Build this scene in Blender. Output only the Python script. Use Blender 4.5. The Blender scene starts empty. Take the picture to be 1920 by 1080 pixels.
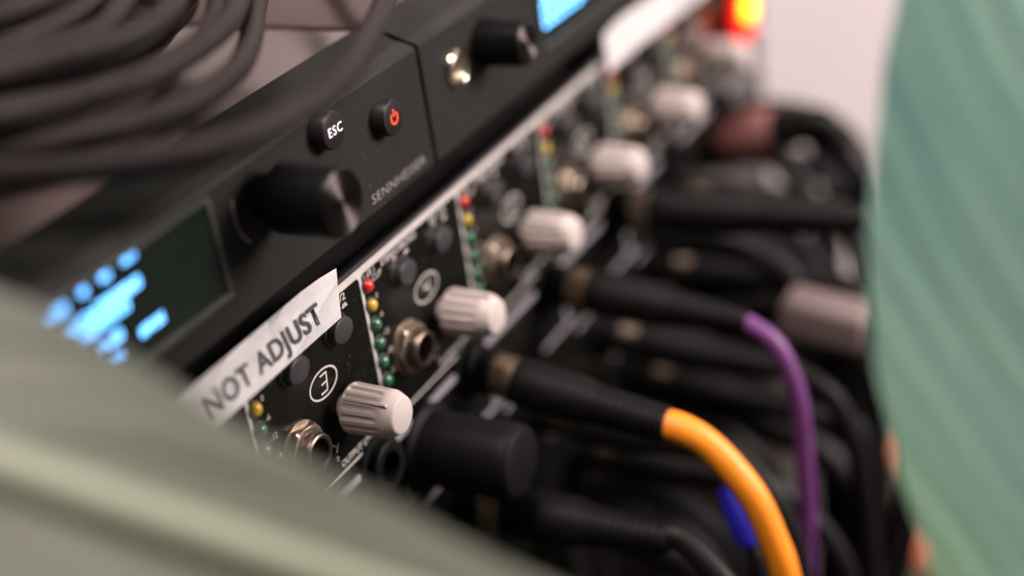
import bpy, bmesh, math, random
from mathutils import Vector, Matrix, Euler
random.seed(7)
S = 0.001                                   # coordinates below are millimetres
scn = bpy.context.scene
COL = scn.collection

# ------------------------------------------------------------------ camera, world, lights, exposure
cam_d = bpy.data.cameras.new('camera'); cam = bpy.data.objects.new('camera', cam_d); COL.objects.link(cam)
cam.location = (-205.378*S, -190.508*S, 168.824*S)
cam.rotation_euler = Matrix(((0.4521, 0.4625, -0.7627), (-0.8812, 0.0988, -0.4624), (-0.1384, 0.8811, 0.4522))).to_euler()
cam_d.sensor_width = 36; cam_d.lens = 2825.845/1920*36
cam_d.clip_start = 0.005; cam_d.clip_end = 20
cam_d.dof.use_dof = True; cam_d.dof.focus_distance = 0.333; cam_d.dof.aperture_fstop = 3.4
scn.camera = cam

world = bpy.data.worlds.new('World'); scn.world = world; world.use_nodes = True
bg = world.node_tree.nodes['Background']; bg.inputs['Color'].default_value = (1.0, 0.88, 0.86, 1); bg.inputs['Strength'].default_value = 0.055

def area(name, loc, target, size, power, color, sy=None, spread=180):
    d = bpy.data.lights.new(name, 'AREA'); d.energy = power; d.color = color; d.size = size*S; d.spread = math.radians(spread)
    if sy: d.shape = 'RECTANGLE'; d.size_y = sy*S
    o = bpy.data.objects.new(name, d); COL.objects.link(o)
    o.location = Vector(loc)*S
    o.rotation_euler = (Vector(target)-Vector(loc)).to_track_quat('-Z', 'Y').to_euler()
    return o
area('key_lamp', (520, -900, 350), (60, 0, 0), 400, 21.5, (1.0, 0.90, 0.87))
area('ceiling_lamp', (-250, -100, 1500), (50, 0, 0), 700, 38, (1.0, 0.87, 0.83))
area('wall_fill', (470, 120, 860), (715, 140, 0), 240, 1.75, (1.0, 0.89, 0.88), spread=64)  # added fill light without a fixture, only brightens the wall

vs = scn.view_settings; vs.view_transform = 'Standard'; vs.look = 'None'; vs.exposure = 0; vs.gamma = 1; vs.use_curve_mapping = False
scn.render.engine = 'CYCLES'
scn.cycles.use_denoising = True
scn.cycles.max_bounces = 6

# ------------------------------------------------------------------ materials
def mat(name, col, rough=0.5, metal=0.0, spec=0.5, noise=0.0, nscale=200, bump=0.0, bscale=600, emit=None, estr=0, coat=0.0, aniso=0.0, tangent=None):
    m = bpy.data.materials.new(name); m.use_nodes = True
    nt = m.node_tree; b = nt.nodes['Principled BSDF']
    c = tuple(col)+(1,)
    b.inputs['Base Color'].default_value = c; b.inputs['Roughness'].default_value = rough; b.inputs['Metallic'].default_value = metal
    b.inputs['Specular IOR Level'].default_value = spec; b.inputs['Coat Weight'].default_value = coat
    tc = nt.nodes.new('ShaderNodeTexCoord')
    if noise:
        n = nt.nodes.new('ShaderNodeTexNoise'); n.inputs['Scale'].default_value = nscale; n.inputs['Detail'].default_value = 5
        nt.links.new(tc.outputs['Object'], n.inputs['Vector'])
        mx = nt.nodes.new('ShaderNodeMix'); mx.data_type = 'RGBA'
        mx.inputs[6].default_value = tuple(x*(1-noise) for x in col)+(1,); mx.inputs[7].default_value = tuple(min(1, x*(1+noise)) for x in col)+(1,)
        r = nt.nodes.new('ShaderNodeMapRange'); r.inputs[1].default_value = .3; r.inputs[2].default_value = .7
        nt.links.new(n.outputs['Fac'], r.inputs[0]); nt.links.new(r.outputs[0], mx.inputs[0]); nt.links.new(mx.outputs[2], b.inputs['Base Color'])
        r2 = nt.nodes.new('ShaderNodeMapRange'); r2.inputs[3].default_value = max(.03, rough*.82); r2.inputs[4].default_value = min(1, rough*1.2)
        nt.links.new(n.outputs['Fac'], r2.inputs[0]); nt.links.new(r2.outputs[0], b.inputs['Roughness'])
    if bump:
        n2 = nt.nodes.new('ShaderNodeTexNoise'); n2.inputs['Scale'].default_value = bscale; n2.inputs['Detail'].default_value = 3
        nt.links.new(tc.outputs['Object'], n2.inputs['Vector'])
        bp = nt.nodes.new('ShaderNodeBump'); bp.inputs['Strength'].default_value = bump; bp.inputs['Distance'].default_value = 0.02/bscale
        nt.links.new(n2.outputs['Fac'], bp.inputs['Height']); nt.links.new(bp.outputs[0], b.inputs['Normal'])
    if emit:
        b.inputs['Emission Color'].default_value = tuple(emit)+(1,); b.inputs['Emission Strength'].default_value = estr
    if aniso:
        b.inputs['Anisotropic'].default_value = aniso; b.inputs['Anisotropic Rotation'].default_value = .25
        t = nt.nodes.new('ShaderNodeTangent'); t.direction_type = 'RADIAL'; t.axis = tangent or 'Y'
        nt.links.new(t.outputs[0], b.inputs['Tangent'])
    return m
def dusty(m, col, amt, scale):
    nt = m.node_tree; b = nt.nodes['Principled BSDF']; tc = nt.nodes.new('ShaderNodeTexCoord')
    v = nt.nodes.new('ShaderNodeTexVoronoi'); v.inputs['Scale'].default_value = scale; nt.links.new(tc.outputs['Object'], v.inputs['Vector'])
    n = nt.nodes.new('ShaderNodeTexNoise'); n.inputs['Scale'].default_value = 45; n.inputs['Detail'].default_value = 4; nt.links.new(tc.outputs['Object'], n.inputs['Vector'])
    r = nt.nodes.new('ShaderNodeMapRange'); r.inputs[1].default_value = .16; r.inputs[2].default_value = .08; r.inputs[3].default_value = 0; r.inputs[4].default_value = 1; nt.links.new(v.outputs['Distance'], r.inputs[0])
    r2 = nt.nodes.new('ShaderNodeMapRange'); r2.inputs[1].default_value = .45; r2.inputs[2].default_value = .7; r2.inputs[4].default_value = amt; nt.links.new(n.outputs['Fac'], r2.inputs[0])
    f = nt.nodes.new('ShaderNodeMath'); f.operation = 'MULTIPLY'; nt.links.new(r.outputs[0], f.inputs[0]); nt.links.new(r2.outputs[0], f.inputs[1])
    mx = nt.nodes.new('ShaderNodeMix'); mx.data_type = 'RGBA'; mx.inputs[7].default_value = tuple(col)+(1,)
    nt.links.new(b.inputs['Base Color'].links[0].from_socket, mx.inputs[6]); nt.links.new(f.outputs[0], mx.inputs[0]); nt.links.new(mx.outputs[2], b.inputs['Base Color'])
M = {}
M['wall'] = mat('wall_paint', (.82, .74, .73), .8, noise=.04, nscale=6, bump=.2, bscale=300)
M['floor'] = mat('floor_carpet', (.045, .043, .036), .9, noise=.3, nscale=60, bump=.5, bscale=500, spec=0.1)
M['amp_panel'] = mat('amp_black_paint', (.005, .005, .0042), .24, noise=.25, nscale=150, bump=.04, bscale=2500, spec=.3)
M['edge_sheen'] = mat('painted_edge_sheen', (.045, .038, .042), .35, noise=.2, nscale=200, spec=0.3)  # lilac grey imitates the reflection on the glossy black panel margin
M['print'] = mat('light_grey_print', (.50, .45, .425), .6, noise=.08, nscale=400)
M['print_dim'] = mat('dim_grey_print', (.25, .22, .245), .6, noise=.1, nscale=400)
M['print_faint'] = mat('faint_grey_print', (.25, .21, .21), .5, noise=.1, nscale=400)
M['knob'] = mat('putty_grey_plastic', (.50, .425, .395), .55, noise=.06, nscale=120, bump=.05, bscale=900, spec=0.35)
M['nickel'] = mat('warm_nickel', (.56, .45, .365), .30, 1.0, noise=.12, nscale=180)
M['brass'] = mat('brass', (.36, .26, .165), .45, 1.0, noise=.12, nscale=150)
M['dark_nickel'] = mat('dark_nickel', (.16, .125, .10), .35, 1.0, noise=.12, nscale=180)
M['bright_nickel'] = mat('bright_nickel', (.72, .62, .50), .2, 1.0, noise=.1, nscale=180)
M['hole'] = mat('socket_dark', (.012, .010, .009), .5, noise=.2, nscale=200)
M['btn'] = mat('black_button_plastic', (.040, .036, .038), .33, noise=.15, nscale=200, bump=.05, bscale=2000, spec=0.25)
def led(name, col):
    m = mat(name, col, .12, noise=.18, nscale=500, coat=.4)
    b = m.node_tree.nodes['Principled BSDF']; b.inputs['Subsurface Weight'].default_value = .35
    b.inputs['Subsurface Radius'].default_value = (.6, .4, .2); b.inputs['Subsurface Scale'].default_value = .001
    return m
M['led_red'] = led('red_led_lens', (.55, .022, .008)); M['led_yel'] = led('yellow_led_lens', (.52, .34, .03)); M['led_grn'] = led('green_led_lens', (.025, .12, .055))
M['led_collar'] = mat('led_collar', (.05, .045, .045), .3, noise=.2, nscale=300)
M['rx_panel'] = mat('anthracite_metallic_paint', (.021, .020, .0185), .5, noise=.3, nscale=2600, bump=.1, bscale=3000, spec=.1)
M['key'] = mat('black_key_plastic', (.016, .013, .013), .4, noise=.15, nscale=200, spec=.2)
M['frame'] = mat('charcoal_frame_plastic', (.05, .05, .046), .4, noise=.15, nscale=200, spec=.3)
M['rx_bezel'] = mat('black_bezel_paint', (.007, .0075, .006), .5, noise=.2, nscale=200, spec=0.15)
M['lid'] = mat('grey_lid_metal', (.20, .155, .145), .24, .95, noise=.06, nscale=60, bump=.08, bscale=1500)
M['black_gloss'] = mat('black_satin_plastic', (.004, .004, .004), .5, noise=.2, nscale=150, spec=.06)
M['black_matte'] = mat('black_rubber', (.005, .0045, .0045), .55, noise=.2, nscale=150, bump=.1, bscale=900, spec=0.12)
M['brushed'] = mat('brushed_black_metal', (.085, .07, .07), .42, 1.0, noise=.08, nscale=900, aniso=.92)
M['screen'] = mat('display_glass', (.012, .018, .014), .12, noise=.1, nscale=50)
M['glyph'] = mat('blue_display_light', (.02, .05, .1), .4, noise=.05, nscale=50, emit=(.14, .47, 1.0), estr=6)
M['esc_light'] = mat('white_button_light', (.5, .4, .5), .4, noise=.05, nscale=50, emit=(1.0, .80, .95), estr=1.5)
M['pwr_light'] = mat('red_button_light', (.5, .03, .01), .4, noise=.05, nscale=50, emit=(1.0, .07, .025), estr=1.5)
M['switch_light'] = mat('red_switch_light', (.5, .02, .01), .3, noise=.05, nscale=50, emit=(1.0, .02, .012), estr=1.6)
M['switch_core'] = mat('amber_switch_light', (.5, .2, .01), .3, noise=.05, nscale=50, emit=(1.0, .33, .0), estr=9)
M['tape'] = mat('white_label_tape', (.83, .79, .785), .5, noise=.02, nscale=80)
M['ink'] = mat('black_ink', (.012, .010, .012), .55, noise=.1, nscale=300)
def braid(name, col, rough=.7):
    m = mat(name, col, rough, noise=.25, nscale=350)
    nt = m.node_tree; b = nt.nodes['Principled BSDF']
    uv = nt.nodes.new('ShaderNodeTexCoord'); w = nt.nodes.new('ShaderNodeTexVoronoi'); w.inputs['Scale'].default_value = 1600
    nt.links.new(uv.outputs['Object'], w.inputs['Vector'])
    bp = nt.nodes.new('ShaderNodeBump'); bp.inputs['Strength'].default_value = .5; bp.inputs['Distance'].default_value = .0001
    nt.links.new(w.outputs['Distance'], bp.inputs['Height']); nt.links.new(bp.outputs[0], b.inputs['Normal'])
    return m
M['coil'] = braid('charcoal_cable_jacket', (.017, .0125, .012), .62)
M['coil'].node_tree.nodes['Principled BSDF'].inputs['Specular IOR Level'].default_value = .2
M['cable_black'] = mat('black_cable_jacket', (.006, .005, .005), .5, noise=.2, nscale=120, spec=0.18)
M['cable_orange'] = mat('orange_cable_jacket', (.80, .235, .008), .5, noise=.06, nscale=120, bump=.05, bscale=300)
M['cable_purple'] = mat('purple_cable_jacket', (.125, .03, .14), .5, noise=.08, nscale=120, bump=.05, bscale=300)
M['cable_blue'] = mat('blue_boot_plastic', (.008, .005, .26), .5, noise=.1, nscale=120)
M['dusky_red'] = mat('dusky_red_plastic', (.21, .075, .068), .6, noise=.15, nscale=120)
M['floor_orange'] = mat('dull_orange_jacket', (.50, .11, .03), .6, noise=.2, nscale=80)
M['rack'] = mat('rack_black_steel', (.018, .016, .016), .5, noise=.25, nscale=90, bump=.08, bscale=900, spec=0.12)
M['silver'] = mat('dull_silver', (.55, .50, .50), .35, .9, noise=.12, nscale=150)

dusty(M['rx_panel'], (.30, .27, .26), .5, 700); dusty(M['amp_panel'], (.2, .18, .17), .35, 600); dusty(M['btn'], (.3, .27, .26), .4, 700)
dusty(M['knob'], (.30, .24, .20), .5, 500); dusty(M['cable_orange'], (.35, .12, .02), .6, 350); dusty(M['cable_purple'], (.06, .02, .06), .6, 350)
def leaf_mat(name, c1, c2, trans, veins=15, base=None):
    m = bpy.data.materials.new(name); m.use_nodes = True; nt = m.node_tree
    b = nt.nodes['Principled BSDF']; out = nt.nodes['Material Output']
    tc = nt.nodes.new('ShaderNodeTexCoord')
    mp = nt.nodes.new('ShaderNodeMapping'); mp.inputs['Scale'].default_value = (.8, 3.6, 1)
    nt.links.new(tc.outputs['UV'], mp.inputs['Vector'])
    n = nt.nodes.new('ShaderNodeTexNoise'); n.inputs['Scale'].default_value = 2.2; n.inputs['Detail'].default_value = 4
    nt.links.new(mp.outputs[0], n.inputs['Vector'])
    n2 = nt.nodes.new('ShaderNodeTexNoise'); n2.inputs['Scale'].default_value = 12; n2.inputs['Detail'].default_value = 3
    nt.links.new(tc.outputs['Object'], n2.inputs['Vector'])
    ad = nt.nodes.new('ShaderNodeMath'); ad.operation = 'ADD'
    nt.links.new(n.outputs['Fac'], ad.inputs[0]); nt.links.new(n2.outputs['Fac'], ad.inputs[1])
    r = nt.nodes.new('ShaderNodeMapRange'); r.inputs[1].default_value = .7; r.inputs[2].default_value = 1.3
    nt.links.new(ad.outputs[0], r.inputs[0])
    mx = nt.nodes.new('ShaderNodeMix'); mx.data_type = 'RGBA'; mx.inputs[6].default_value = tuple(c1)+(1,); mx.inputs[7].default_value = tuple(c2)+(1,)
    nt.links.new(r.outputs[0], mx.inputs[0]); nt.links.new(mx.outputs[2], b.inputs['Base Color'])
    sp = nt.nodes.new('ShaderNodeSeparateXYZ'); nt.links.new(tc.outputs['UV'], sp.inputs[0])
    wob = nt.nodes.new('ShaderNodeMath'); wob.operation = 'MULTIPLY_ADD'; wob.inputs[1].default_value = .12; nt.links.new(n2.outputs['Fac'], wob.inputs[0]); nt.links.new(sp.outputs['Y'], wob.inputs[2])
    ml = nt.nodes.new('ShaderNodeMath'); ml.operation = 'MULTIPLY'; ml.inputs[1].default_value = veins/3*6.2832; nt.links.new(wob.outputs[0], ml.inputs[0])
    sn = nt.nodes.new('ShaderNodeMath'); sn.operation = 'SINE'; nt.links.new(ml.outputs[0], sn.inputs[0])
    vr = nt.nodes.new('ShaderNodeMapRange'); vr.inputs[1].default_value = .25; vr.inputs[2].default_value = 1.0; nt.links.new(sn.outputs[0], vr.inputs[0])
    vf = nt.nodes.new('ShaderNodeMath'); vf.operation = 'MULTIPLY'; nt.links.new(vr.outputs[0], vf.inputs[0]); nt.links.new(n.outputs['Fac'], vf.inputs[1])
    mv = nt.nodes.new('ShaderNodeMix'); mv.data_type = 'RGBA'; mv.inputs[7].default_value = tuple(min(1, x*1.25+.03) for x in c2)+(1,)
    nt.links.new(vf.outputs[0], mv.inputs[0]); nt.links.new(mx.outputs[2], mv.inputs[6]); mx = mv; nt.links.new(mx.outputs[2], b.inputs['Base Color'])
    if base:                                   # the blade turns yellower towards its stalk
        gr = nt.nodes.new('ShaderNodeMapRange'); gr.inputs[1].default_value = -.35; gr.inputs[2].default_value = .5; gr.inputs[3].default_value = .75; gr.inputs[4].default_value = 0
        nt.links.new(sp.outputs['Y'], gr.inputs[0])
        mg = nt.nodes.new('ShaderNodeMix'); mg.data_type = 'RGBA'; mg.inputs[7].default_value = tuple(base)+(1,)
        nt.links.new(gr.outputs[0], mg.inputs[0]); nt.links.new(mx.outputs[2], mg.inputs[6]); mx = mg; nt.links.new(mx.outputs[2], b.inputs['Base Color'])
    b.inputs['Roughness'].default_value = .42
    tr = nt.nodes.new('ShaderNodeBsdfTranslucent'); nt.links.new(mx.outputs[2], tr.inputs['Color'])
    ms = nt.nodes.new('ShaderNodeMixShader'); ms.inputs[0].default_value = trans
    nt.links.new(b.outputs[0], ms.inputs[1]); nt.links.new(tr.outputs[0], ms.inputs[2]); nt.links.new(ms.outputs[0], out.inputs['Surface'])
    return m
M['leaf_blue'] = leaf_mat('bluish_green_leaf', (.24, .44, .40), (.38, .56, .47), .5, base=(.34, .50, .30))
M['leaf_pale'] = leaf_mat('pale_green_leaf', (.225, .245, .195), (.285, .30, .235), .35, 5)
M['leaf_rib'] = leaf_mat('pale_leaf_rib', (.22, .245, .18), (.265, .29, .205), .3)

# ------------------------------------------------------------------ helpers
def obj(name, bm, m, parent=None, loc=(0, 0, 0), smooth=40):
    if isinstance(bm, bmesh.types.BMesh):
        bmesh.ops.recalc_face_normals(bm, faces=bm.faces[:])
        me = bpy.data.meshes.new(name); bm.to_mesh(me); bm.free()
        me.materials.append(M[m])
        if smooth:
            me.polygons.foreach_set('use_smooth', [True]*len(me.polygons))
            try: me.set_sharp_from_angle(angle=math.radians(smooth))
            except Exception: pass
    else: me = bm
    o = bpy.data.objects.new(name, me); COL.objects.link(o); o.location = Vector(loc)*S
    if parent: o.parent = parent
    return o
def empty(name, loc=(0, 0, 0)):
    o = bpy.data.objects.new(name, None); COL.objects.link(o); o.location = Vector(loc)*S; o.empty_display_size = .01
    return o
def tag(o, label, cat, group=None, kind=None):
    o['label'] = label; o['category'] = cat
    if group: o['group'] = group
    if kind: o['kind'] = kind
    return o
def place(o, parent, loc):
    c = bpy.data.objects.new(o.name.split('.')[0], o.data); COL.objects.link(c); c.parent = parent; c.location = Vector(loc)*S
    return c
def box(bm, x0, x1, y0, y1, z0, z1, bev=0, seg=2):
    g = bmesh.ops.create_cube(bm, size=1)
    for v in g['verts']:
        v.co = Vector(((x0 if v.co.x < 0 else x1)*S, (y0 if v.co.y < 0 else y1)*S, (z0 if v.co.z < 0 else z1)*S))
    if bev:
        es = list({e for v in g['verts'] for e in v.link_edges})
        bmesh.ops.bevel(bm, geom=es, offset=bev*S, segments=seg, profile=.5, affect='EDGES')
    return bm
def lathe(bm, prof, n=40, cx=0, cz=0, rx=1, rz=1, rfun=None, close=True):
    """profile: list of (radius, y) revolved round the y axis"""
    rings = []
    for (r, y) in prof:
        if r < 1e-6: rings.append([bm.verts.new((cx*S, y*S, cz*S))]); continue
        ring = []
        for i in range(n):
            a = 2*math.pi*i/n; rr = r if rfun is None else rfun(r, y, a)
            ring.append(bm.verts.new(((cx+rr*rx*math.cos(a))*S, y*S, (cz+rr*rz*math.sin(a))*S)))
        rings.append(ring)
    for A, B in zip(rings, rings[1:]):
        if len(A) == 1 and len(B) == 1: continue
        for i in range(n):
            j = (i+1) % n
            if len(A) == 1: bm.faces.new((A[0], B[i], B[j]))
            elif len(B) == 1: bm.faces.new((A[i], A[j], B[0]))
            else: bm.faces.new((A[i], A[j], B[j], B[i]))
    return bm
def catmull(pts, k=10):
    P = [Vector(p) for p in pts]; P = [2*P[0]-P[1]]+P+[2*P[-1]-P[-2]]; out = []
    for i in range(1, len(P)-2):
        p0, p1, p2, p3 = P[i-1:i+3]
        for s in range(k):
            t = s/k
            out.append(.5*((2*p1)+(p2-p0)*t+(2*p0-5*p1+4*p2-p3)*t*t+(3*p1-p0-3*p2+p3)*t**3))
    out.append(P[-2]); return out
def tube(bm, pts, r, n=14, caps=True):
    """pts in mm; r a number or a function of 0..1"""
    pts = [Vector(p) for p in pts]; N = len(pts); prev = None; rings = []
    t0 = (pts[1]-pts[0]).normalized(); up = Vector((0, 0, 1)) if abs(t0.z) < .9 else Vector((1, 0, 0))
    nrm = t0.cross(up).normalized()
    for i, p in enumerate(pts):
        t = (pts[min(i+1, N-1)]-pts[max(i-1, 0)]).normalized()
        nrm = (nrm-t*nrm.dot(t)).normalized(); b = t.cross(nrm)
        rr = r(i/(N-1)) if callable(r) else r
        rings.append([bm.verts.new((p+(nrm*math.cos(2*math.pi*k/n)+b*math.sin(2*math.pi*k/n))*rr)*S) for k in range(n)])
    for A, B in zip(rings, rings[1:]):
        for k in range(n): bm.faces.new((A[k], A[(k+1) % n], B[(k+1) % n], B[k]))
    if caps: bm.faces.new(rings[0]); bm.faces.new(rings[-1])
    return bm
def strip(bm, pts, w, y, closed=False):
    """flat printed line on the panel: pts (x,z), width w, at y"""
    P = [Vector((p[0], p[1])) for p in pts]; N = len(P); L = []
    for i in range(N):
        a = P[i-1] if (i > 0 or closed) else P[i]; b = P[(i+1) % N] if (i < N-1 or closed) else P[i]
        t = (b-a).normalized(); nn = Vector((-t.y, t.x))
        L.append((bm.verts.new(((P[i].x+nn.x*w/2)*S, y*S, (P[i].y+nn.y*w/2)*S)), bm.verts.new(((P[i].x-nn.x*w/2)*S, y*S, (P[i].y-nn.y*w/2)*S))))
    for i in range(N if closed else N-1):
        A, B = L[i], L[(i+1) % N]; bm.faces.new((A[0], A[1], B[1], B[0]))
    return bm
def text(name, body, size, m, parent, loc, align='LEFT', shear=0, sx=1.0, bold=0.0, space=1.0, width=None):
    """flat lettering on a panel that faces -y"""
    cu = bpy.data.curves.new(name, 'FONT'); cu.body = body; cu.size = size*S; cu.align_x = align; cu.align_y = 'CENTER'
    cu.shear = shear; cu.offset = bold*S; cu.space_character = space; cu.resolution_u = 4
    o = bpy.data.objects.new('tmp', cu); COL.objects.link(o)
    dg = bpy.context.evaluated_depsgraph_get(); me = bpy.data.meshes.new_from_object(o.evaluated_get(dg))
    bpy.data.objects.remove(o)
    if width:
        xs = [v.co.x for v in me.vertices]; sx = width*S/(max(xs)-min(xs))
    me.transform(Matrix.Rotation(math.pi/2, 4, 'X') @ Matrix.Diagonal((sx, 1, 1, 1)))
    me.name = name; me.materials.clear(); me.materials.append(M[m])
    c = bpy.data.objects.new(name, me); COL.objects.link(c); c.parent = parent; c.location = Vector(loc)*S
    return c

# ------------------------------------------------------------------ setting
bm = bmesh.new(); box(bm, 720, 740, -140, 720, -420, 900); o = obj('wall', bm, 'wall', smooth=0); o['kind'] = 'structure'; o['label'] = 'pale pinkish white wall behind the rack'; o['category'] = 'wall'
bm = bmesh.new(); box(bm, -900, 720, -900, 900, -440, -420); o = obj('floor', bm, 'floor', smooth=0); o['kind'] = 'structure'; o['label'] = 'dark grey brown floor below the rack'; o['category'] = 'floor'

# rack that carries the gear
rack = tag(empty('equipment_rack', (90, 0, -420)), 'black steel rack post and base behind the ends of the panels', 'rack')
for x0 in (300, -168):
    bm = bmesh.new(); box(bm, x0-90, x0-90+18, 4, 30, 16, 482, .8); obj('rail', bm, 'rack', rack)
bm = bmesh.new(); box(bm, -262, 232, 4, 320, 0, 16, 2); obj('base', bm, 'rack', rack)

# ------------------------------------------------------------------ headphone amplifier
P, D0 = 46.3, 42.94                          # channel pitch, x of the divider left of channel four
amp = tag(empty('headphone_amplifier', (0, 0, 0)), 'black eight channel headphone amplifier with grey fluted knobs and red, yellow and green lights', 'amplifier')
bm = bmesh.new(); box(bm, -150, 318, 0, 3, -22.6, 23.4, .7, 3); obj('front_panel', bm, 'amp_panel', amp)
bm = bmesh.new(); box(bm, -140, 296, 3, 160, -20.5, 21.2, 1); obj('chassis', bm, 'rack', amp)
bm = bmesh.new(); box(bm, -149, 317, -.25, .02, 22.1, 23.2, .1); obj('sheen_strip', bm, 'edge_sheen', amp)  # painted sheen along the top margin of the panel
Y1 = -.06
bm = bmesh.new(); strip(bm, [(-110, 21.05), (306, 21.05)], 1.9, Y1); obj('printed_line', bm, 'print', amp, smooth=0)
bm = bmesh.new(); strip(bm, [(-110, -20.3), (306, -20.3)], .55, Y1); obj('printed_line', bm, 'print', amp, smooth=0)
bm = bmesh.new()
strip(bm, [(0, 20.1), (0, -20.05)], .95, Y1-.01)
for s in (-1, 1):                             # rounded inside corners where the divider meets the top line
    c = [(s*.47, 20.12)]+[(s*(.47+1.3-1.3*math.cos(a)), 20.12-1.3+1.3*math.sin(a)) for a in [i*math.pi/12 for i in range(7)]]
    bm.faces.new([bm.verts.new((x*S, (Y1-.01)*S, z*S)) for x, z in c])
div0 = obj('divider_line', bm, 'print', amp, (D0, 0, 0), smooth=0)
def led_mesh(m):
    bm = bmesh.new(); lathe(bm, [(1.6, .1), (1.6, -.45), (1.55, -.8), (1.35, -1.2), (1.05, -1.48), (.6, -1.68), (0, -1.75)], 24)
    return obj('led', bm, m, amp)
leds = {k: led_mesh(k) for k in ('led_red', 'led_yel', 'led_grn')}
bm = bmesh.new(); lathe(bm, [(2.0, 0), (2.0, -.25), (1.85, -.4), (1.5, -.4)], 24); collar0 = obj('led_collar', bm, 'led_collar', amp)
# button: collar and rounded oval cap
bm = bmesh.new(); lathe(bm, [(0, -2.75), (3.0, -2.7), (3.35, -2.55), (3.5, -2.2), (3.55, .1)], 40, rx=1.08, rz=.86); btn0 = obj('push_button', bm, 'btn', amp)
bm = bmesh.new(); lathe(bm, [(4.4, .05), (4.4, -.4), (4.2, -.7), (3.75, -.75), (3.7, -.1)], 40, rx=1.07, rz=.87); btc0 = obj('button_collar', bm, 'btn', btn0)
# knob
def knob_r(r, y, a):
    if -12.3 < y < -2.9 and r > 5:
        c = math.cos(a*15); g = max(0.0, .25+.75*c)
        fade = min(1, (y+12.3)/1.2, (-2.9-y)/.5)
        return r-.5*fade*g**.7
    return r
bm = bmesh.new()
prof = [(3, .05), (3, -2.4), (5.5, -2.4), (5.85, -2.6), (5.95, -2.95), (5.94, -3.3)]+[(5.92-.3*i/10, -3.6-7.6*i/10) for i in range(11)]+[(5.60, -11.6), (5.58, -12.0), (5.56, -12.4), (5.54, -13.1), (5.4, -13.6), (4.5, -15.5), (4.25, -15.85), (3.9, -16.0), (0, -16.0)]
lathe(bm, prof, 156, rfun=knob_r); knob0 = obj('output_knob', bm, 'knob', amp, smooth=32)
bm = bmesh.new(); box(bm, -.4, .4, -14.6, -3.0, 5.0, 6.2, .2); ptr0 = obj('pointer', bm, 'knob', knob0)
ptr0.rotation_euler = (0, math.radians(-38), 0)
# headphone jack: washer, hex nut, threaded sleeve
bm = bmesh.new(); lathe(bm, [(6.9, 0), (6.9, -.4), (6.7, -.6), (5, -.6)], 40); jack0 = obj('headphone_jack', bm, 'nickel', amp)
bm = bmesh.new()
def hexr(r, y, a):
    if r < 5.5: return r
    h = 5.85/math.cos((a+.2) % (math.pi/3)-math.pi/6); return min(r, h)
lathe(bm, [(6.6, -.6), (6.6, -2.0), (6.1, -2.6), (5.6, -2.75), (4.7, -2.75)], 72, rfun=hexr); nut0 = obj('nut', bm, 'nickel', jack0, smooth=25)
bm = bmesh.new()
lathe(bm, [(4.75, -.5), (4.75, -3.2), (4.6, -3.4), (4.75, -3.6), (4.6, -3.8), (4.75, -4.0), (4.6, -4.2), (4.7, -4.5), (4.5, -5.3), (4.1, -5.5), (3.5, -5.45), (3.25, -5.1), (3.2, -.4)], 40); slv0 = obj('sleeve', bm, 'dark_nickel', jack0, smooth=30)
bm = bmesh.new(); lathe(bm, [(3.25, -.45), (0, -.45)], 24); thr0 = obj('socket_opening', bm, 'hole', jack0)
# printed ring with the channel number, drawn as squared strokes
SEG = {1: 'bc', 2: 'abged', 3: 'abgcd', 4: 'fgbc', 5: 'afgcd', 6: 'afgedc', 7: 'abc', 8: 'abcdefg'}
def ring_number(k):
    bm = bmesh.new()
    strip(bm, [(5.3*math.cos(i*math.pi/24), 3.35*math.sin(i*math.pi/24)) for i in range(48)], .5, Y1, True)
    w, h, t = 1.25, 2.1, .5
    pt = lambda x, z: (x+z*.18, z)
    L = {'a': [(-w, h), (w, h)], 'b': [(w, h), (w, 0)], 'c': [(w, 0), (w, -h)], 'd': [(-w, -h), (w, -h)], 'e': [(-w, 0), (-w, -h)], 'f': [(-w, h), (-w, 0)], 'g': [(-w*.7, 0), (w, 0)]}
    for i, s in enumerate(SEG[k]):
        strip(bm, [pt(*L[s][0]), pt(*L[s][1])], t, Y1-.008*(i+1))
    return bm
bm = bmesh.new()
strip(bm, [(9.4*math.cos(math.radians(a)), 9.4*math.sin(math.radians(a))) for a in range(192, 236, 4)], .42, Y1)
strip(bm, [(8.5*math.cos(math.radians(235)), 8.5*math.sin(math.radians(235))), (10.8*math.cos(math.radians(235)), 10.8*math.sin(math.radians(235)))], .42, Y1-.02)
arc0 = obj('printed_scale', bm, 'print', amp, smooth=0)
bm = bmesh.new()                               # little switch-position symbols above each button
for cx, up in ((-2.6, 1), (2.6, 0)):
    strip(bm, [(cx-1.1, -.6), (cx+1.1, -.6)], .38, Y1)
    strip(bm, [(cx-.55, -.4), (cx-.55, .5 if up else 0), ], .36, Y1-.02); strip(bm, [(cx+.55, -.4), (cx+.55, .5 if up else 0)], .36, Y1-.02)
    strip(bm, [(cx-.73, .5 if up else 0), (cx+.73, .5 if up else 0)], .36, Y1-.03)
sym0 = obj('printed_symbol', bm, 'print', amp, smooth=0)
T = {}
def txt(key, body, size, loc, **kw):
    if key not in T: T[key] = text('lettering', body, size, 'print', amp, loc, **kw)
    else: place(T[key], amp, loc)
first = True
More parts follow.
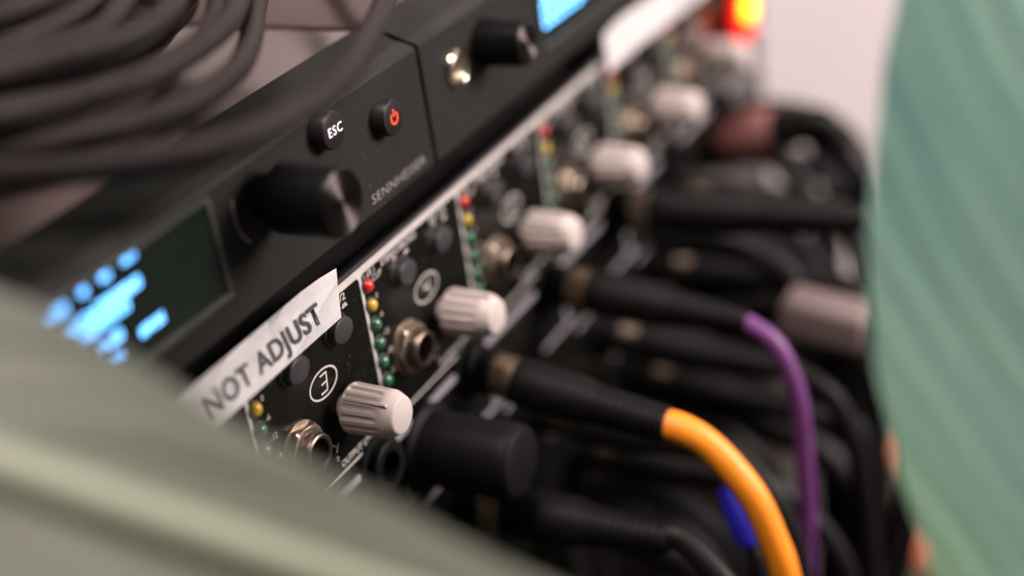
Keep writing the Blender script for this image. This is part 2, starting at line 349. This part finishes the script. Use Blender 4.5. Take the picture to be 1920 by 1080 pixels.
for k in range(1, 9):
    X = D0+(k-4)*P
    def put(o, x, z, y=0):
        if first: o.location = Vector((X+x, y, z))*S; return o
        c = place(o, amp, (X+x, y, z))
        for ch in o.children:
            g = bpy.data.objects.new(ch.name.split('.')[0], ch.data); COL.objects.link(g); g.parent = c; g.location = ch.location; g.rotation_euler = ch.rotation_euler
        return c
    put(div0, 0, 0)
    for i in range(6):
        z = 16.74-5.09*i; key = ('led_red', 'led_yel', 'led_grn')[min(i, 2)]
        if first and i < 3: leds[key].location = Vector((X+1.95, 0, z))*S
        else: place(leds[key], amp, (X+1.95, 0, z))
        if first and i == 0: collar0.location = Vector((X+1.95, 0, z))*S
        else: place(collar0, amp, (X+1.95, 0, z))
    b1 = (btn0.copy(), btc0.copy()); 
    for bb in b1: COL.objects.link(bb)
    b1[1].parent = b1[0]; b1[0].location = Vector((X+16.0, 0, 13.2))*S
    put(btn0, 33.6, 13.3)
    kn = put(knob0, 30.9, -5.4); kn.rotation_euler = (0, math.radians((0, 14, -22, 0, 35, -12, 20, 8, -30)[k]), 0)
    put(jack0, 13.2, -6.0)
    put(arc0, 30.9, -5.4); 
    if first: sym0.location = Vector((X+17.4, 0, 17.0))*S
    else: place(sym0, amp, (X+17.4, 0, 17.0))
    place(sym0, amp, (X+36.2, 0, 17.0))
    obj('channel_number', ring_number(k), 'print', amp, (X+25.7, 0, 3.8), smooth=0)
    txt('db', '( dB )', 2.3, (X+1.4, Y1, 19.0), sx=.95)
    txt('clip', 'CLIP', 2.2, (X+4.6, Y1, 17.0), sx=.95)
    for i, s in enumerate(('0', '-6', '-12', '-18', '-24')): txt(s, s, 2.0, (X+4.7, Y1, 12.4-5.09*i), sx=.9)
    txt('st', 'STEREO/MONO', 2.35, (X+9.0, Y1, 18.75), width=16.2, bold=.03)
    txt('in', 'IN 1/2', 2.4, (X+32.0, Y1, 18.7), width=7.6, bold=.03)
    txt('out', 'OUTPUT LEVEL', 2.35, (X+25.6, Y1, -18.3), sx=.95, bold=.02)
    txt('zero', '0', 2.0, (X+29.2-4.9, Y1, -16.0), sx=.9)
    first = False
# power rocker with lit lens at the right end
bm = bmesh.new(); box(bm, 281, 302, -1.6, .02, -13.5, 14.5, .6); sw = obj('power_switch', bm, 'black_gloss', amp)
bm = bmesh.new(); box(bm, 284, 299, -5.2, -1.4, -10.5, 6, 1.2, 3); lens = obj('switch_lens', bm, 'switch_light', sw)
bm = bmesh.new(); lathe(bm, [(4.6, -5.1), (4.4, -5.9), (3.4, -6.8), (1.8, -7.3), (0, -7.4)], 28, cx=291.5, cz=1.2); obj('lamp_glow', bm, 'switch_core', sw)
bm = bmesh.new(); lathe(bm, [(0, -1.6), (2.4, -1.5), (3.2, -.9), (3.4, 0)], 24, cx=311, cz=14); obj('rack_screw', bm, 'silver', amp)
bm = bmesh.new(); lathe(bm, [(0, -1.6), (2.4, -1.5), (3.2, -.9), (3.4, 0)], 24, cx=311, cz=-14); obj('rack_screw', bm, 'silver', amp)

# ------------------------------------------------------------------ two half-width transmitters above it
def prism_x(bm, prof, x0, x1):
    A = [bm.verts.new((x0*S, y*S, z*S)) for y, z in prof]; B = [bm.verts.new((x1*S, y*S, z*S)) for y, z in prof]; n = len(prof)
    bm.faces.new(A); bm.faces.new(B[::-1])
    for i in range(n): bm.faces.new((A[i], B[i], B[(i+1) % n], A[(i+1) % n]))
    return bm
def glyph_row(parent, x, z, n, h, w, rnd):
    """lit display characters, each a few short bars"""
    bm = bmesh.new(); t = h*.17
    for i in range(n):
        cx = x+i*w*1.35
        segs = rnd.sample(['l', 'r', 't', 'm', 'b'], 4)
        for j, s in enumerate(segs):
            yy = -.32-.01*j
            if s == 'l': strip(bm, [(cx, z-h/2), (cx, z+h/2)], t, yy)
            if s == 'r': strip(bm, [(cx+w, z-h/2), (cx+w, z+h/2)], t, yy)
            if s == 't': strip(bm, [(cx, z+h/2), (cx+w, z+h/2)], t, yy)
            if s == 'm': strip(bm, [(cx, z), (cx+w, z)], t, yy)
            if s == 'b': strip(bm, [(cx, z-h/2), (cx+w, z-h/2)], t, yy)
    return obj('display_text', bm, 'glyph', parent, smooth=0)
def transmitter(x0, label):
    """x0: left edge; front face at y=0"""
    x1 = x0+211; t = tag(empty('wireless_transmitter', (x0, 0, 0)), label, 'transmitter', 'half width wireless units side by side')
    W = 211
    bm = bmesh.new(); prism_x(bm, [(0, 31.4), (0, 60.6), (.5, 61.4), (4, 62.5), (4, 29.6), (.6, 30.6)], 0, W); obj('front_panel', bm, 'rx_panel', t, smooth=0)
    bm = bmesh.new(); prism_x(bm, [(4.02, 62.4), (7, 63.6), (10, 64.4), (13, 64.9), (16.5, 65.0), (16.5, 24.6), (9, 26), (4.02, 29.7)], .3, W-.3); obj('bezel', bm, 'rx_bezel', t, smooth=50)
    bm = bmesh.new(); box(bm, .5, W-.5, 16.6, 200, 25, 64.9, .3); obj('lid', bm, 'lid', t)
    # display window: raised frame, glass, lit characters
    bm = bmesh.new()
    dx0, dx1, dz0, dz1 = 61, 129.5, 37.6, 60.0
    box(bm, dx0, dx1, -.9, .02, dz0, dz0+1.4, .35); box(bm, dx0, dx1, -.9, .02, dz1-1.0, dz1, .35)
    box(bm, dx0, dx0+1.4, -.88, .02, dz0+1.41, dz1-1.01, .35); box(bm, dx1-1.4, dx1, -.88, .02, dz0+1.41, dz1-1.01, .35)
    fr = obj('display_frame', bm, 'frame', t)
    bm = bmesh.new(); box(bm, dx0+1.4, dx1-1.4, -.25, .02, dz0+1.4, dz1-1.0); obj('display_glass', bm, 'screen', t, smooth=0)
    # jog dial
    J = 146
    bm = bmesh.new(); lathe(bm, [(4.6, 0), (4.6, -4.6), (7.1, -4.7), (7.5, -5.2), (7.55, -6.2), (7.5, -18.0), (7.35, -19.2), (7.05, -19.6)], 56); dial = obj('jog_dial', bm, 'black_gloss', t, (J, 0, 52.3))
    bm = bmesh.new(); lathe(bm, [(7.08, -19.58), (6.8, -19.85), (.001, -19.85)], 64); obj('dial_face', bm, 'brushed', dial)
    bm = bmesh.new(); strip(bm, [(10.2*math.cos(math.radians(a)), 10.2*math.sin(math.radians(a))) for a in range(160, 232, 6)], .55, -.05); obj('printed_scale', bm, 'print_faint', t, (J, 0, 52.3), smooth=0)
    # keys
    for kx, kz, kind in ((169.4, 57.3, 'esc'), (192.3, 51.0, 'pwr')):
        bm = bmesh.new(); lathe(bm, [(4.7, .02), (4.7, -.15), (4.35, -.2), (4.3, -3.0), (4.1, -3.45), (3.7, -3.6), (0, -3.6)], 48)
        key = obj('escape_button' if kind == 'esc' else 'power_button', bm, 'key', t, (kx, 0, kz))
        if kind == 'esc': text('lettering', 'ESC', 3.0, 'esc_light', key, (.2, -3.66, 0), 'CENTER', bold=.0, space=1.2)
        else:
            bm = bmesh.new()
            strip(bm, [(1.35*math.cos(math.radians(a)), 1.35*math.sin(math.radians(a))) for a in range(125, 420, 8)], .5, -3.66)
            strip(bm, [(0, .35), (0, 2.1)], .5, -3.68); obj('power_symbol', bm, 'pwr_light', key, smooth=0)
    text('lettering', 'SENNHEISER', 3.3, 'print_faint', t, (182.5, -.05, 34.2), space=1.12, width=24.5)
    # headphone socket and volume knob at the left end
    bm = bmesh.new(); lathe(bm, [(4.9, 0), (4.9, -.8), (4.5, -1.5), (3.9, -1.7), (3.4, -1.4), (3.1, -.6)], 40); hs = obj('headphone_socket', bm, 'bright_nickel', t, (14.6, 0, 49.9))
    bm = bmesh.new(); lathe(bm, [(3.2, -.55), (2.0, -.3), (0, -.25)], 24); obj('socket_opening', bm, 'nickel', hs)
    bm = bmesh.new(); lathe(bm, [(6.2, 0), (6.2, -1), (5.9, -11.5), (5.6, -12.3), (5.2, -12.6)], 48); vk = obj('volume_knob', bm, 'black_gloss', t, (30.2, 0, 51.2))
    bm = bmesh.new(); lathe(bm, [(5.25, -12.58), (5.0, -12.8), (.001, -12.8)], 48); obj('knob_face', bm, 'brushed', vk)
    return t
tA = transmitter(-129, 'dark grey wireless transmitter with jog dial and lit ESC key under the coiled cable')
tB = transmitter(83.6, 'dark grey wireless transmitter with brass headphone socket and black volume knob next to the gap')
rnd = random.Random(3)
for x, z, n, h, w in ((-25.8, 58.8, 4, 1.7, .7), (-31.8, 58.2, 3, 1.5, .6), (-37.2, 58.3, 2, 1.8, .6), (-46.4, 57.6, 5, 1.7, .8),
                      (-45.5, 52.9, 10, 2.0, .75), (-34.8, 53.3, 12, 2.0, .75), (-44.5, 50.3, 9, 1.9, .75), (-35.0, 50.7, 8, 1.9, .75),
                      (-36.4, 46.4, 6, 1.7, .75), (-26.0, 43.8, 7, 1.7, .75), (-38.5, 43.0, 8, 1.5, .7)):
    glyph_row(tA, x+129, z, n, h, w, rnd)
for x, z, n, h, w in ((146.5, 52.5, 4, 4.6, 2.8), (147.0, 46.5, 3, 5.5, 3.0), (160, 46.0, 4, 4.6, 2.6), (166, 54, 5, 4.5, 2.4), (178, 46, 5, 4.5, 2.4)):
    glyph_row(tB, x-83.6, z, n, h, w, rnd)

# ------------------------------------------------------------------ label tapes
def tape(name, quad, label, lettering=None):
    """quad: list of (x,z_bottom,z_top,y) columns; a thin curled strip"""
    bm = bmesh.new(); rows = []
    n = 5
    for (x, zb, zt, yb, yt, sk) in quad:
        rows.append([bm.verts.new(((x+sk*j/(n-1))*S, (yb+(yt-yb)*j/(n-1))*S, (zb+(zt-zb)*j/(n-1))*S)) for j in range(n)])
    for A, B in zip(rows, rows[1:]):
        for j in range(n-1): bm.faces.new((A[j], B[j], B[j+1], A[j+1]))
    r = bmesh.ops.solidify(bm, geom=bm.faces[:], thickness=.12*S)
    o = obj(name, bm, 'tape', smooth=0)
    tag(o, label, 'label tape', 'white label tapes stuck along the amplifier')
    return o
cols = []
for i in range(16):
    u = i/15; wob = .12*math.sin(u*9)
    cols.append((-64+u*93.4, 17.3+.2*math.sin(u*5)*(1-u)-.15*u, 27.6-.3*math.sin(u*4)-(1.3*max(0, (u-.9)/.1)), -3.3+wob, -.7+wob, u*5.2))
t1 = tape('label_tape', cols, 'white label tape reading NOT ADJUST stuck over the amplifier top edge')
lt = text('lettering', 'DO  NOT ADJUST', 6.3, 'ink', t1, (23.8, -2.46, 21.45), 'RIGHT', bold=.15, space=1.08, width=55.4)
lt.rotation_euler = (math.atan2(-2.55, 10.2), 0, 0)
cols = []
for i in range(10):
    u = i/9; x = 177+u*92
    cols.append((x, 19.4-1.6*u+.5*math.sin(u*6), 31.0-4.0*u-(1.6*max(0, (.12-u)/.12)), -3.4, -1.0+.2*math.sin(u*7), 4))
t2 = tape('label_tape', cols, 'blank looking white label tape at the far end of the amplifier near the red lamp')

# ------------------------------------------------------------------ patch panel under the amplifier
pp = tag(empty('patchbay', (0, 0, -24)), 'black patchbay full of plugs below the amplifier', 'patchbay')
bm = bmesh.new(); box(bm, -150, 318, .6, 3, -89, 0, .5); obj('front_panel', bm, 'amp_panel', pp)
bm = bmesh.new(); box(bm, -149, 317, -.4, .58, -2.2, -.3, .25); obj('sheen_strip', bm, 'print_dim', pp)  # pale lilac grey stands in for the light this edge catches
ports = []
for k in range(-1, 5):
    ports.append((82+46.3*k, -27.0)); ports.append((65+46.3*k, -58.0)); ports.append((88+46.3*k, -86.0))
bm = bmesh.new(); lathe(bm, [(8.6, .6), (8.6, -.3), (8.2, -.8), (6.6, -.9), (6.4, -3.2), (5.9, -3.6), (4.0, -3.5), (3.6, .5), (0, .5)], 36); s0 = obj('socket', bm, 'black_matte', pp, (ports[0][0], 0, ports[0][1]+24))
for x, z in ports[1:]: place(s0, pp, (x, 0, z+24))
for k in range(-1, 5):
    dx = 46.3*k
    for pts in (((75, -24.6), (75, -33)), ((50, -49.6), (63, -49.6)), ((73.2, -54), (73.2, -73)), ((76, -45), (96, -45)), ((92, -36), (92, -44))):
        bm = bmesh.new(); strip(bm, [(p[0]+dx, p[1]+24) for p in pts], 1.5, .52); obj('printed_line', bm, 'print_dim', pp, smooth=0)

bk = tag(empty('blank_panel', (84, 0, -206)), 'plain black blank panel filling the rack below the patchbay', 'panel')
bm = bmesh.new(); box(bm, -234, 234, .6, 3, -89, 92, .5); obj('plate', bm, 'rack', bk)
bm = bmesh.new(); box(bm, -234, 234, -1.2, .5, 84, 88, .5); obj('ridge', bm, 'rack', bk)
def rot_to(o, d):
    """turn an object built along -y so that it points along d"""
    o.rotation_mode = 'QUATERNION'; o.rotation_quaternion = Vector((0, -1, 0)).rotation_difference(Vector(d).normalized())
VAR = random.Random(5)
def patch_cable(name, base, d, body_len, r0, cable_pts, cr, cm, label, ringm='brass', bodym='black_matte', ring=True, ribs=True, vary=True, lead=8):
    base = Vector(base); d = Vector(d); d.x += VAR.uniform(-.1, .1); d.z += VAR.uniform(-.05, .05) if vary else 0; d.x = d.x if vary else d.x*.2; d = d.normalized()
    t = tag(empty(name, base), label, 'cable', 'plugs and cables in the patch panel')
    bm = bmesh.new(); lathe(bm, [(0, 0), (r0*.92, 0), (r0*.98, -1), (r0*.98, -7.5), (r0*.9, -8)], 32); o = obj('plug_collar', bm, 'black_matte', t); rot_to(o, d)
    if ring:
        bm = bmesh.new(); lathe(bm, [(r0*.7, -7.8), (r0*.93, -8.05), (r0*.95, -13.6), (r0*.7, -14)], 32); o = obj('plug_ring', bm, ringm, t); rot_to(o, d)
    y0 = -13.8; L = body_len
    prof = [(r0*.6, y0+.3), (r0, y0), (r0*1.04, y0-2), (r0*.98, y0-L*.45), (r0*.78, y0-L*.55)]
    bm = bmesh.new(); lathe(bm, prof+[(cr*1.02, y0-L*.56)], 36); o = obj('plug_body', bm, bodym, t); rot_to(o, d)
    bm = bmesh.new(); n = 9; pr = [(cr*1.1, y0-L*.5)]
    for i in range(n):
        a = y0-L*(.53+.47*i/n); b = y0-L*(.53+.47*(i+.62)/n); rr = r0*.84+(cr*1.22-r0*.84)*i/n
        pr += [(rr-.6, a-.05), (rr, a-.2), (rr*.985, b), (rr-.65, b-.15)] if ribs else [(rr, a), (rr*.99, b)]
    pr += [(cr*1.0, y0-L)]
    lathe(bm, pr, 28); o = obj('strain_relief', bm, 'black_matte', t, smooth=25); rot_to(o, d)
    end = base+d*(-(y0-L)-4)
    pts = catmull([end-base]+[end-base+d*lead]+[Vector(p)-base for p in cable_pts], 8)
    bm = bmesh.new(); tube(bm, pts, cr, 16); obj('cable_jacket', bm, cm, t)
    return t
# capped black plug close to the camera
cap = tag(empty('blanking_plug', (56, 0, -35)), 'short fat black round plug without a cable, below the nearest grey knob', 'plug', 'plugs and cables in the patch panel')
bm = bmesh.new(); lathe(bm, [(11.5, .6), (11.5, -1.2), (10.8, -2), (9.6, -2.4), (9.6, -24), (9.2, -26.5), (8.4, -27.2)], 48); obj('plug_body', bm, 'black_matte', cap)
bm = bmesh.new(); lathe(bm, [(8.45, -27.15), (7.8, -27.5), (0, -27.3)], 48); obj('end_cap', bm, 'black_matte', cap)

patch_cable('patch_cable', (82, 0, -27), (0.02, -1, -.17), 42, 6.2, [(84, -66, -43), (84, -74.5, -54), (84, -79, -66), (84, -82, -79), (85, -84, -110), (88, -80, -180), (98, -60, -300), (120, -40, -414), (160, -60, -416)], 3.9, 'cable_orange', 'thick bright orange cable with black ribbed plug hanging from the patch panel', vary=False)
patch_cable('patch_cable', (128.3, 0, -26), (0.02, -1, -.10), 46, 6.2, [(129.4, -65.5, -36.5), (129.5, -69.5, -43.5), (129.5, -72.5, -56), (129.5, -73, -73), (129.5, -73, -93), (130, -71, -117), (132, -66, -200), (140, -60, -320), (160, -50, -413), (220, -60, -416)], 2.6, 'cable_purple', 'purple cable with black plug hanging behind the orange cable', vary=False, lead=3)
patch_cable('patch_cable', (174.6, 0, -23.5), (0.02, -1, -.06), 62, 6.6, [(176, -92, -36), (177, -97, -56), (178, -92, -100), (180, -70, -200), (184, -58, -330), (200, -60, -413), (230, -100, -414)], 3.3, 'cable_black', 'black cable with long ribbed plug in the third hole right of the orange cable', ringm='nickel')
patch_cable('patch_cable', (220.9, 0, -40), (0.02, -1, -.12), 40, 6.4, [(222, -64, -60), (223, -71, -78), (225, -66, -120), (228, -54, -250), (240, -50, -413), (280, -90, -414)], 3.3, 'cable_black', 'black cable with smooth black plug between the reddish plug and the long ribbed plug', ringm='dark_nickel')
patch_cable('patch_cable', (266, 4, -41), (0.0, -1, .28), 28, 8.6, [(267, -45, -42), (267, -54, -58), (268, -52, -90), (270, -42, -200), (276, -40, -330), (290, -50, -412), (330, -90, -413)], 5.2, 'cable_black', 'black cable with dusky red plug at the far end of the patch panel', ringm='dusky_red', bodym='dusky_red')
lo = [((64.7, 0, -58), (0.03, -1, -.1), 44, 6.6, [(68, -78, -80), (69, -86, -110), (70, -88, -160), (75, -80, -300), (80, -70, -415), (110, -120, -416)], 'lower black cable nearest the pale leaf, under the capped plug', 'brass'),
      ((111, 0, -58), (0.03, -1, -.12), 40, 6.4, [(113, -70, -78), (114, -76, -110), (116, -76, -180), (120, -70, -300), (130, -60, -415), (160, -140, -416)], 'lower black cable passing behind the orange cable', 'dark_nickel'),
      ((157.3, 0, -58), (0.03, -1, -.08), 44, 6.4, [(160, -74, -76), (162, -80, -110), (165, -80, -180), (175, -70, -300), (180, -65, -415), (215, -140, -416)], 'lower black cable passing behind the purple cable', 'dark_nickel'),
      ((203.6, 0, -58), (0.03, -1, -.05), 46, 6.8, [(206, -72, -74), (208, -75, -100), (210, -66, -160), (215, -56, -300), (230, -56, -413), (260, -110, -414)], 'lower black cable to the right of the purple cable', 'dark_nickel'),
      ((180.6, 0, -86), (0.03, -1, -.05), 46, 6.8, [(183, -74, -100), (185, -78, -130), (188, -70, -190), (192, -62, -300), (205, -60, -413), (245, -120, -414)], 'lowest black cable with ribbed plug to the right of the purple cable', 'dark_nickel'),
      ((134.3, 0, -86), (0.03, -1, -.08), 44, 6.6, [(137, -76, -106), (138, -82, -130), (142, -80, -190), (150, -76, -300), (150, -70, -415), (185, -160, -416)], 'lowest black cable between the orange and purple cables', 'dark_nickel')]
for b, d, L, r, pts, lab, rm in lo: patch_cable('patch_cable', b, d, L, r, pts, 3.3, 'cable_black', lab, ringm=rm)
# pale inline coupler between two short black leads
cp = tag(empty('inline_coupler', (190, -48, -62)), 'pale pinkish grey inline coupler among the black cables next to the big leaf', 'coupler', 'plugs and cables in the patch panel')
M['pale'] = mat('pale_pink_grey_plastic', (.18, .13, .125), .6, noise=.1, nscale=150)
bm = bmesh.new(); box(bm, -7, 7, -27, 0, -6.5, 6.5, 2.2, 3); body = obj('housing', bm, 'pale', cp); body.rotation_euler = (math.radians(9), 0, 0)
bm = bmesh.new(); tube(bm, catmull([(0, 49, -10), (0, 24, -3), (0, 2, 0)], 8), 3.4, 14); obj('cable_jacket', bm, 'cable_black', cp)
bm = bmesh.new(); tube(bm, catmull([(0, -26, -4), (1, -35, -8), (2, -41, -24), (4, -40, -60), (8, -24, -160), (14, -10, -351)], 8), 3.4, 14); obj('cable_jacket', bm, 'cable_black', cp)
# blue strain relief of a cable hanging behind the orange one
bl = tag(empty('network_plug', (112, -58, -74)), 'deep blue plug boot hanging behind the orange cable', 'plug', 'plugs and cables in the patch panel')
bm = bmesh.new(); tube(bm, [(0, 0, 0), (-1.5, -2, -4), (-4, -5, -10), (-6, -7, -14)], lambda t: 3.6+1.6*math.sin(t*2.6), 20); obj('boot', bm, 'cable_blue', bl)
bm = bmesh.new(); tube(bm, catmull([(-6, -7, -14), (-8, -9, -22), (-9, -8, -60), (0, 0, -200), (30, 10, -354)], 6), 2.8, 14); obj('cable_jacket', bm, 'cable_black', bl)
# black hanging cables at the right, beside the big leaf
for pts, r, lab in (([(300, 1, -60), (298, -22, -62), (296, -38, -78), (292, -46, -120), (290, -46, -190), (292, -42, -300), (300, -50, -412), (360, -80, -413)], 4.2, ''),
                    ([(250, 1, -100), (250, -30, -104), (248, -48, -130), (246, -54, -190), (250, -48, -300), (262, -50, -412), (300, -30, -413)], 4.6, 'thick black cable in the dark bundle under the far plugs'),
                    ([(228, 1, -96), (226, -36, -100), (222, -58, -124), (220, -62, -180), (222, -56, -300), (225, -56, -412), (250, 0, -413)], 4.2, 'black cable in the bundle right of the purple cable'),
                    ([(310, 1, -100), (310, -22, -108), (306, -36, -150), (304, -40, -250), (310, -46, -412), (370, -40, -413)], 4.0, 'black cable hanging by the rack post')):
    bm = bmesh.new(); tube(bm, catmull(pts, 10), r, 14); o = obj('hanging_cable', bm, 'cable_black'); tag(o, 'black cable without a visible plug in the dark tangle right of the purple cable', 'cable', 'bare black cables tangled right of the purple one')
side = range(10)
rr = random.Random(11)
for i in side:
    x = 205+11.5*i; z0 = (-48, -74, -102)[i % 3]+rr.uniform(-6, 6); out = (66-(x-205)*.27)*rr.uniform(.72, 1.0); r = rr.uniform(3.2, 5.2); sx = rr.uniform(-14, 14)
    pts = [(x, 1, z0), (x, -out*.45, z0+rr.uniform(-4, 6)), (x+sx*.3, -out*.85, z0-14), (x+sx*.6, -out*1.05, z0-46), (x+sx, -out*.98+rr.uniform(-8, 8), z0-110), (x+sx*1.5, -out*.8, z0-200), (x+sx*2, -out*.7, -380+rr.uniform(-8, 8)), (x+sx*2+20, -out*.7-30, -413), (x+sx*2+70, -out*.7-60, -414)]
    bm = bmesh.new(); tube(bm, catmull(pts, 10), r, 14); tag(obj('hanging_cable', bm, 'cable_black'), 'black cable without a visible plug in the dark tangle right of the purple cable', 'cable', 'bare black cables tangled right of the purple one')
low_cables = range(6)
for i in low_cables:
    x = 108+17*i; z0 = -98-6*(i % 3); out = rr.uniform(40, 66); r = rr.uniform(4, 6.5)
    pts = [(x, 1, z0), (x, -out*.5, z0+3), (x+3, -out*.9, z0-12), (x+4, -out*1.05, z0-42), (x+2, -out, z0-110), (x, -out*.8, z0-200), (x+8, -out*.75, -395), (x+30, -out*.7-30, -413), (x+70, -out*.7-60, -413)]
    bm = bmesh.new(); tube(bm, catmull(pts, 10), r, 14); tag(obj('hanging_cable', bm, 'cable_black'), 'black cable without a visible plug hanging low behind the orange cable', 'cable', 'bare black cables low behind the orange one')
bm = bmesh.new(); tube(bm, catmull([(292, 1, -42), (291, -18, -40), (290, -36, -46), (288, -46, -64), (287, -48, -100), (290, -44, -220), (296, -46, -380), (320, -70, -413), (380, -110, -413)], 10), 6.5, 14)
tag(obj('hanging_cable', bm, 'cable_black'), 'thick black cable arching in front of the wall at the far end', 'cable', 'plugs and cables in the patch panel')
# orange cable lying on the floor
bm = bmesh.new(); tube(bm, catmull([(604, 58, -412), (616, 35, -412), (648, -30, -412), (640, -90, -412), (580, -90, -412), (530, -20, -412), (512, 15, -412)], 10), 7, 14)
tag(obj('floor_cable', bm, 'floor_orange'), 'dull orange cable lying on the floor by the wall', 'cable')

# ------------------------------------------------------------------ coiled cable on the transmitters
loops = [(71.4, [(145, 60), (128, 30), (98, 14), (67, 0), (36, -12), (19, -13.5), (0, -8), (-12, 8), (-20, 32), (-24, 60)]),
         (70.6, [(112, 68), (74, 39), (47, 22), (32, 17), (18, 17), (6, 23), (-2, 32), (-9, 42), (-16, 62)]),
         (77.0, [(108, 74), (72, 46), (46, 29), (31, 24.5), (18, 25), (7, 31), (0, 40), (-8, 52), (-14, 68)]),
         (77.2, [(93, 58), (59, 32), (36, 24), (16, 24), (4, 30), (-8, 40), (-18, 60)]),
         (75.5, [(88, 68), (65, 55), (46, 45), (29, 47), (18, 55), (12, 61), (0, 76)]),
         (82.0, [(84, 70), (58, 46), (38, 36), (22, 37), (10, 44), (-2, 54), (-12, 70)]),
         (83.6, [(67, 66), (41, 49), (26, 42), (14, 46), (5, 51), (-9, 66)]),
         (84.4, [(72, 76), (43, 57), (21, 55), (10, 56), (-5, 74)]),
         (89.5, [(70, 80), (46, 64), (28, 60), (14, 64), (2, 76), (-4, 90)])]
path = []
for i, (z, pts) in enumerate(loops):
    path += [(x, y, z) for x, y in pts]
    zn = loops[i+1][0] if i+1 < len(loops) else z
    lx, ly = pts[-1]; e = 4*i
    nx, ny = loops[i+1][1][0] if i+1 < len(loops) else (80, 90)
    path += [(lx-6, ly+40, z+1), (lx+8, 150-e, (z+zn)/2+2), (40, 186-e, (z+zn)/2+3), (nx-2, 160-e, (z+zn)/2+2), (nx+10, max(ny+35, 110-e), zn+1)]
K = .88; CP = Vector((-205.378, -190.508, 168.824))
path = [Vector((168, 120, 67.4)), Vector((146, 84, 68.5)), Vector((124, 52, 76))]+[CP+(Vector(p)-CP)*K for p in path]
# lower turns of the pile, resting on the lids
low = []
for q, (z, cx, cy, rx, ry) in enumerate(((78.6, 34, 112, 58, 74), (72.4, 32, 122, 62, 76), (68.9, 30, 124, 50, 62))):
    for i in range(14):
        a = -2.2+i*2*math.pi/14; low.append(Vector((cx+rx*math.cos(a), cy+ry*math.sin(a)*1.0, z-i*.04)))
bm = bmesh.new(); tube(bm, catmull(path+low, 10), 2.5, 16)
tag(obj('coiled_cable', bm, 'coil'), 'coiled charcoal cable lying on top of the transmitters with one loop hanging over', 'cable')

# ------------------------------------------------------------------ two broad leaves near the camera
RIGHT = Vector((0.4521, -0.8812, -0.1384)); UP = Vector((0.4625, 0.0988, 0.8811)); FWD = Vector((0.7627, 0.4624, -0.4522))
def interp(tab):
    def f(u):
        for (a, p), (b, q) in zip(tab, tab[1:]):
            if u <= b:
                t = (u-a)/(b-a); t = t*t*(3-2*t)*.5+t*.5; return p+(q-p)*t
        return tab[-1][1]
    return f
def leaf(name, origin, axis, side, length, width, label, m, veins, vein_slope, cup, bend, relief, rib=2.0, prof=None):
    """broad blade: axis runs from stalk to tip, side across it"""
    axis = Vector(axis).normalized(); side = Vector(side); side = (side-axis*side.dot(axis)).normalized(); nrm = axis.cross(side)
    t = tag(empty(name, origin), label, 'leaf', 'broad leaves close to the camera')
    bm = bmesh.new(); uvl = bm.loops.layers.uv.new('UVMap'); NU, NV = 220, 70; G = []; UVs = {}
    for i in range(NU+1):
        u = i/NU; w = width*(prof(u) if prof else math.sin(math.pi*min(1, u*.93+.035))**.62)
        row = []
        for j in range(NV+1):
            v = -1+2*j/NV
            s = u*length+vein_slope*length*(-abs(v)**1.35)           # veins sweep forward towards the tip
            ph = s/length*veins
            wv = relief*(abs(math.sin(math.pi*(ph+.25*math.sin(ph*1.7+3*v*v))))**.8-.6)*(1-.35*abs(v))*(.65+.45*math.sin(ph*2.3+1))
            p = axis*(u*length)+side*(v*w)+nrm*(cup*(v*v)*w+bend*length*(u-.5)**2+wv+1.2*math.sin(u*9+v*2))
            vt = bm.verts.new(p*S); UVs[vt] = (abs(v), ph/veins*3+.37*(v > 0)); row.append(vt)
        G.append(row)
    for i in range(NU):
        for j in range(NV):
            f = bm.faces.new((G[i][j], G[i+1][j], G[i+1][j+1], G[i][j+1]))
            for l in f.loops: l[uvl].uv = UVs[l.vert]
    bmesh.ops.solidify(bm, geom=bm.faces[:], thickness=.35*S)
    obj('blade', bm, m, t, smooth=60)
    pts = [axis*(u*length)+nrm*(bend*length*(u-.5)**2+1.2*math.sin(u*9)) for u in [i/24 for i in range(25)]]
    bm = bmesh.new(); tube(bm, pts, lambda q: rib*(1-.8*q)+.2, 12); obj('midrib', bm, 'leaf_rib', t)
    st = pts[0]; dn = -axis*1
    bm = bmesh.new(); tube(bm, catmull([st, st+dn*25+Vector((0, 0, -6)), st+dn*55+Vector((0, 0, -25)), st+dn*80+Vector((0, 0, -60))], 8), rib*1.05, 12); obj('stalk', bm, 'leaf_rib', t)
    return t
CAM = Vector((-205.378, -190.508, 168.824))
def cpt(r, u, f): return CAM+RIGHT*r+UP*u+FWD*f
# big leaf at the right: tip up, veins sweeping up to its left margin
a0 = cpt(103, -90, 250); a1 = cpt(108, 120, 256)
leaf('plant_leaf', a0, a1-a0, RIGHT+FWD*.2, 210, 48.5, 'large bluish green ribbed leaf standing upright beside the wall and cables', 'leaf_blue', 15, .29, .0, .06, .42, rib=2.4,
     prof=interp([(0, .1), (.1, .48), (.21, .76), (.29, .88), (.37, .967), (.465, 1.0), (.586, .967), (.66, .91), (.8, .66), (.92, .3), (1, .02)]))
# pale leaf crossing the lower left corner
KB = 205/172
def bpt(sx): return cpt((-57.8+.949*sx)*KB, (-20.5-.315*sx)*KB, 205)
b0 = bpt(-90); b1 = bpt(110)
leaf('plant_leaf', b0, b1-b0, UP+FWD*.45, 200*KB, 21.0*KB, 'pale grey green leaf crossing in front of the amplifier at the lower left', 'leaf_pale', 9, .3, .0, .0, .3, rib=5.6,
     prof=interp([(0, .15), (.1, .7), (.3, 1.03), (.42, .95), (.63, .52), (.75, .35), (.9, .15), (1, .02)]))
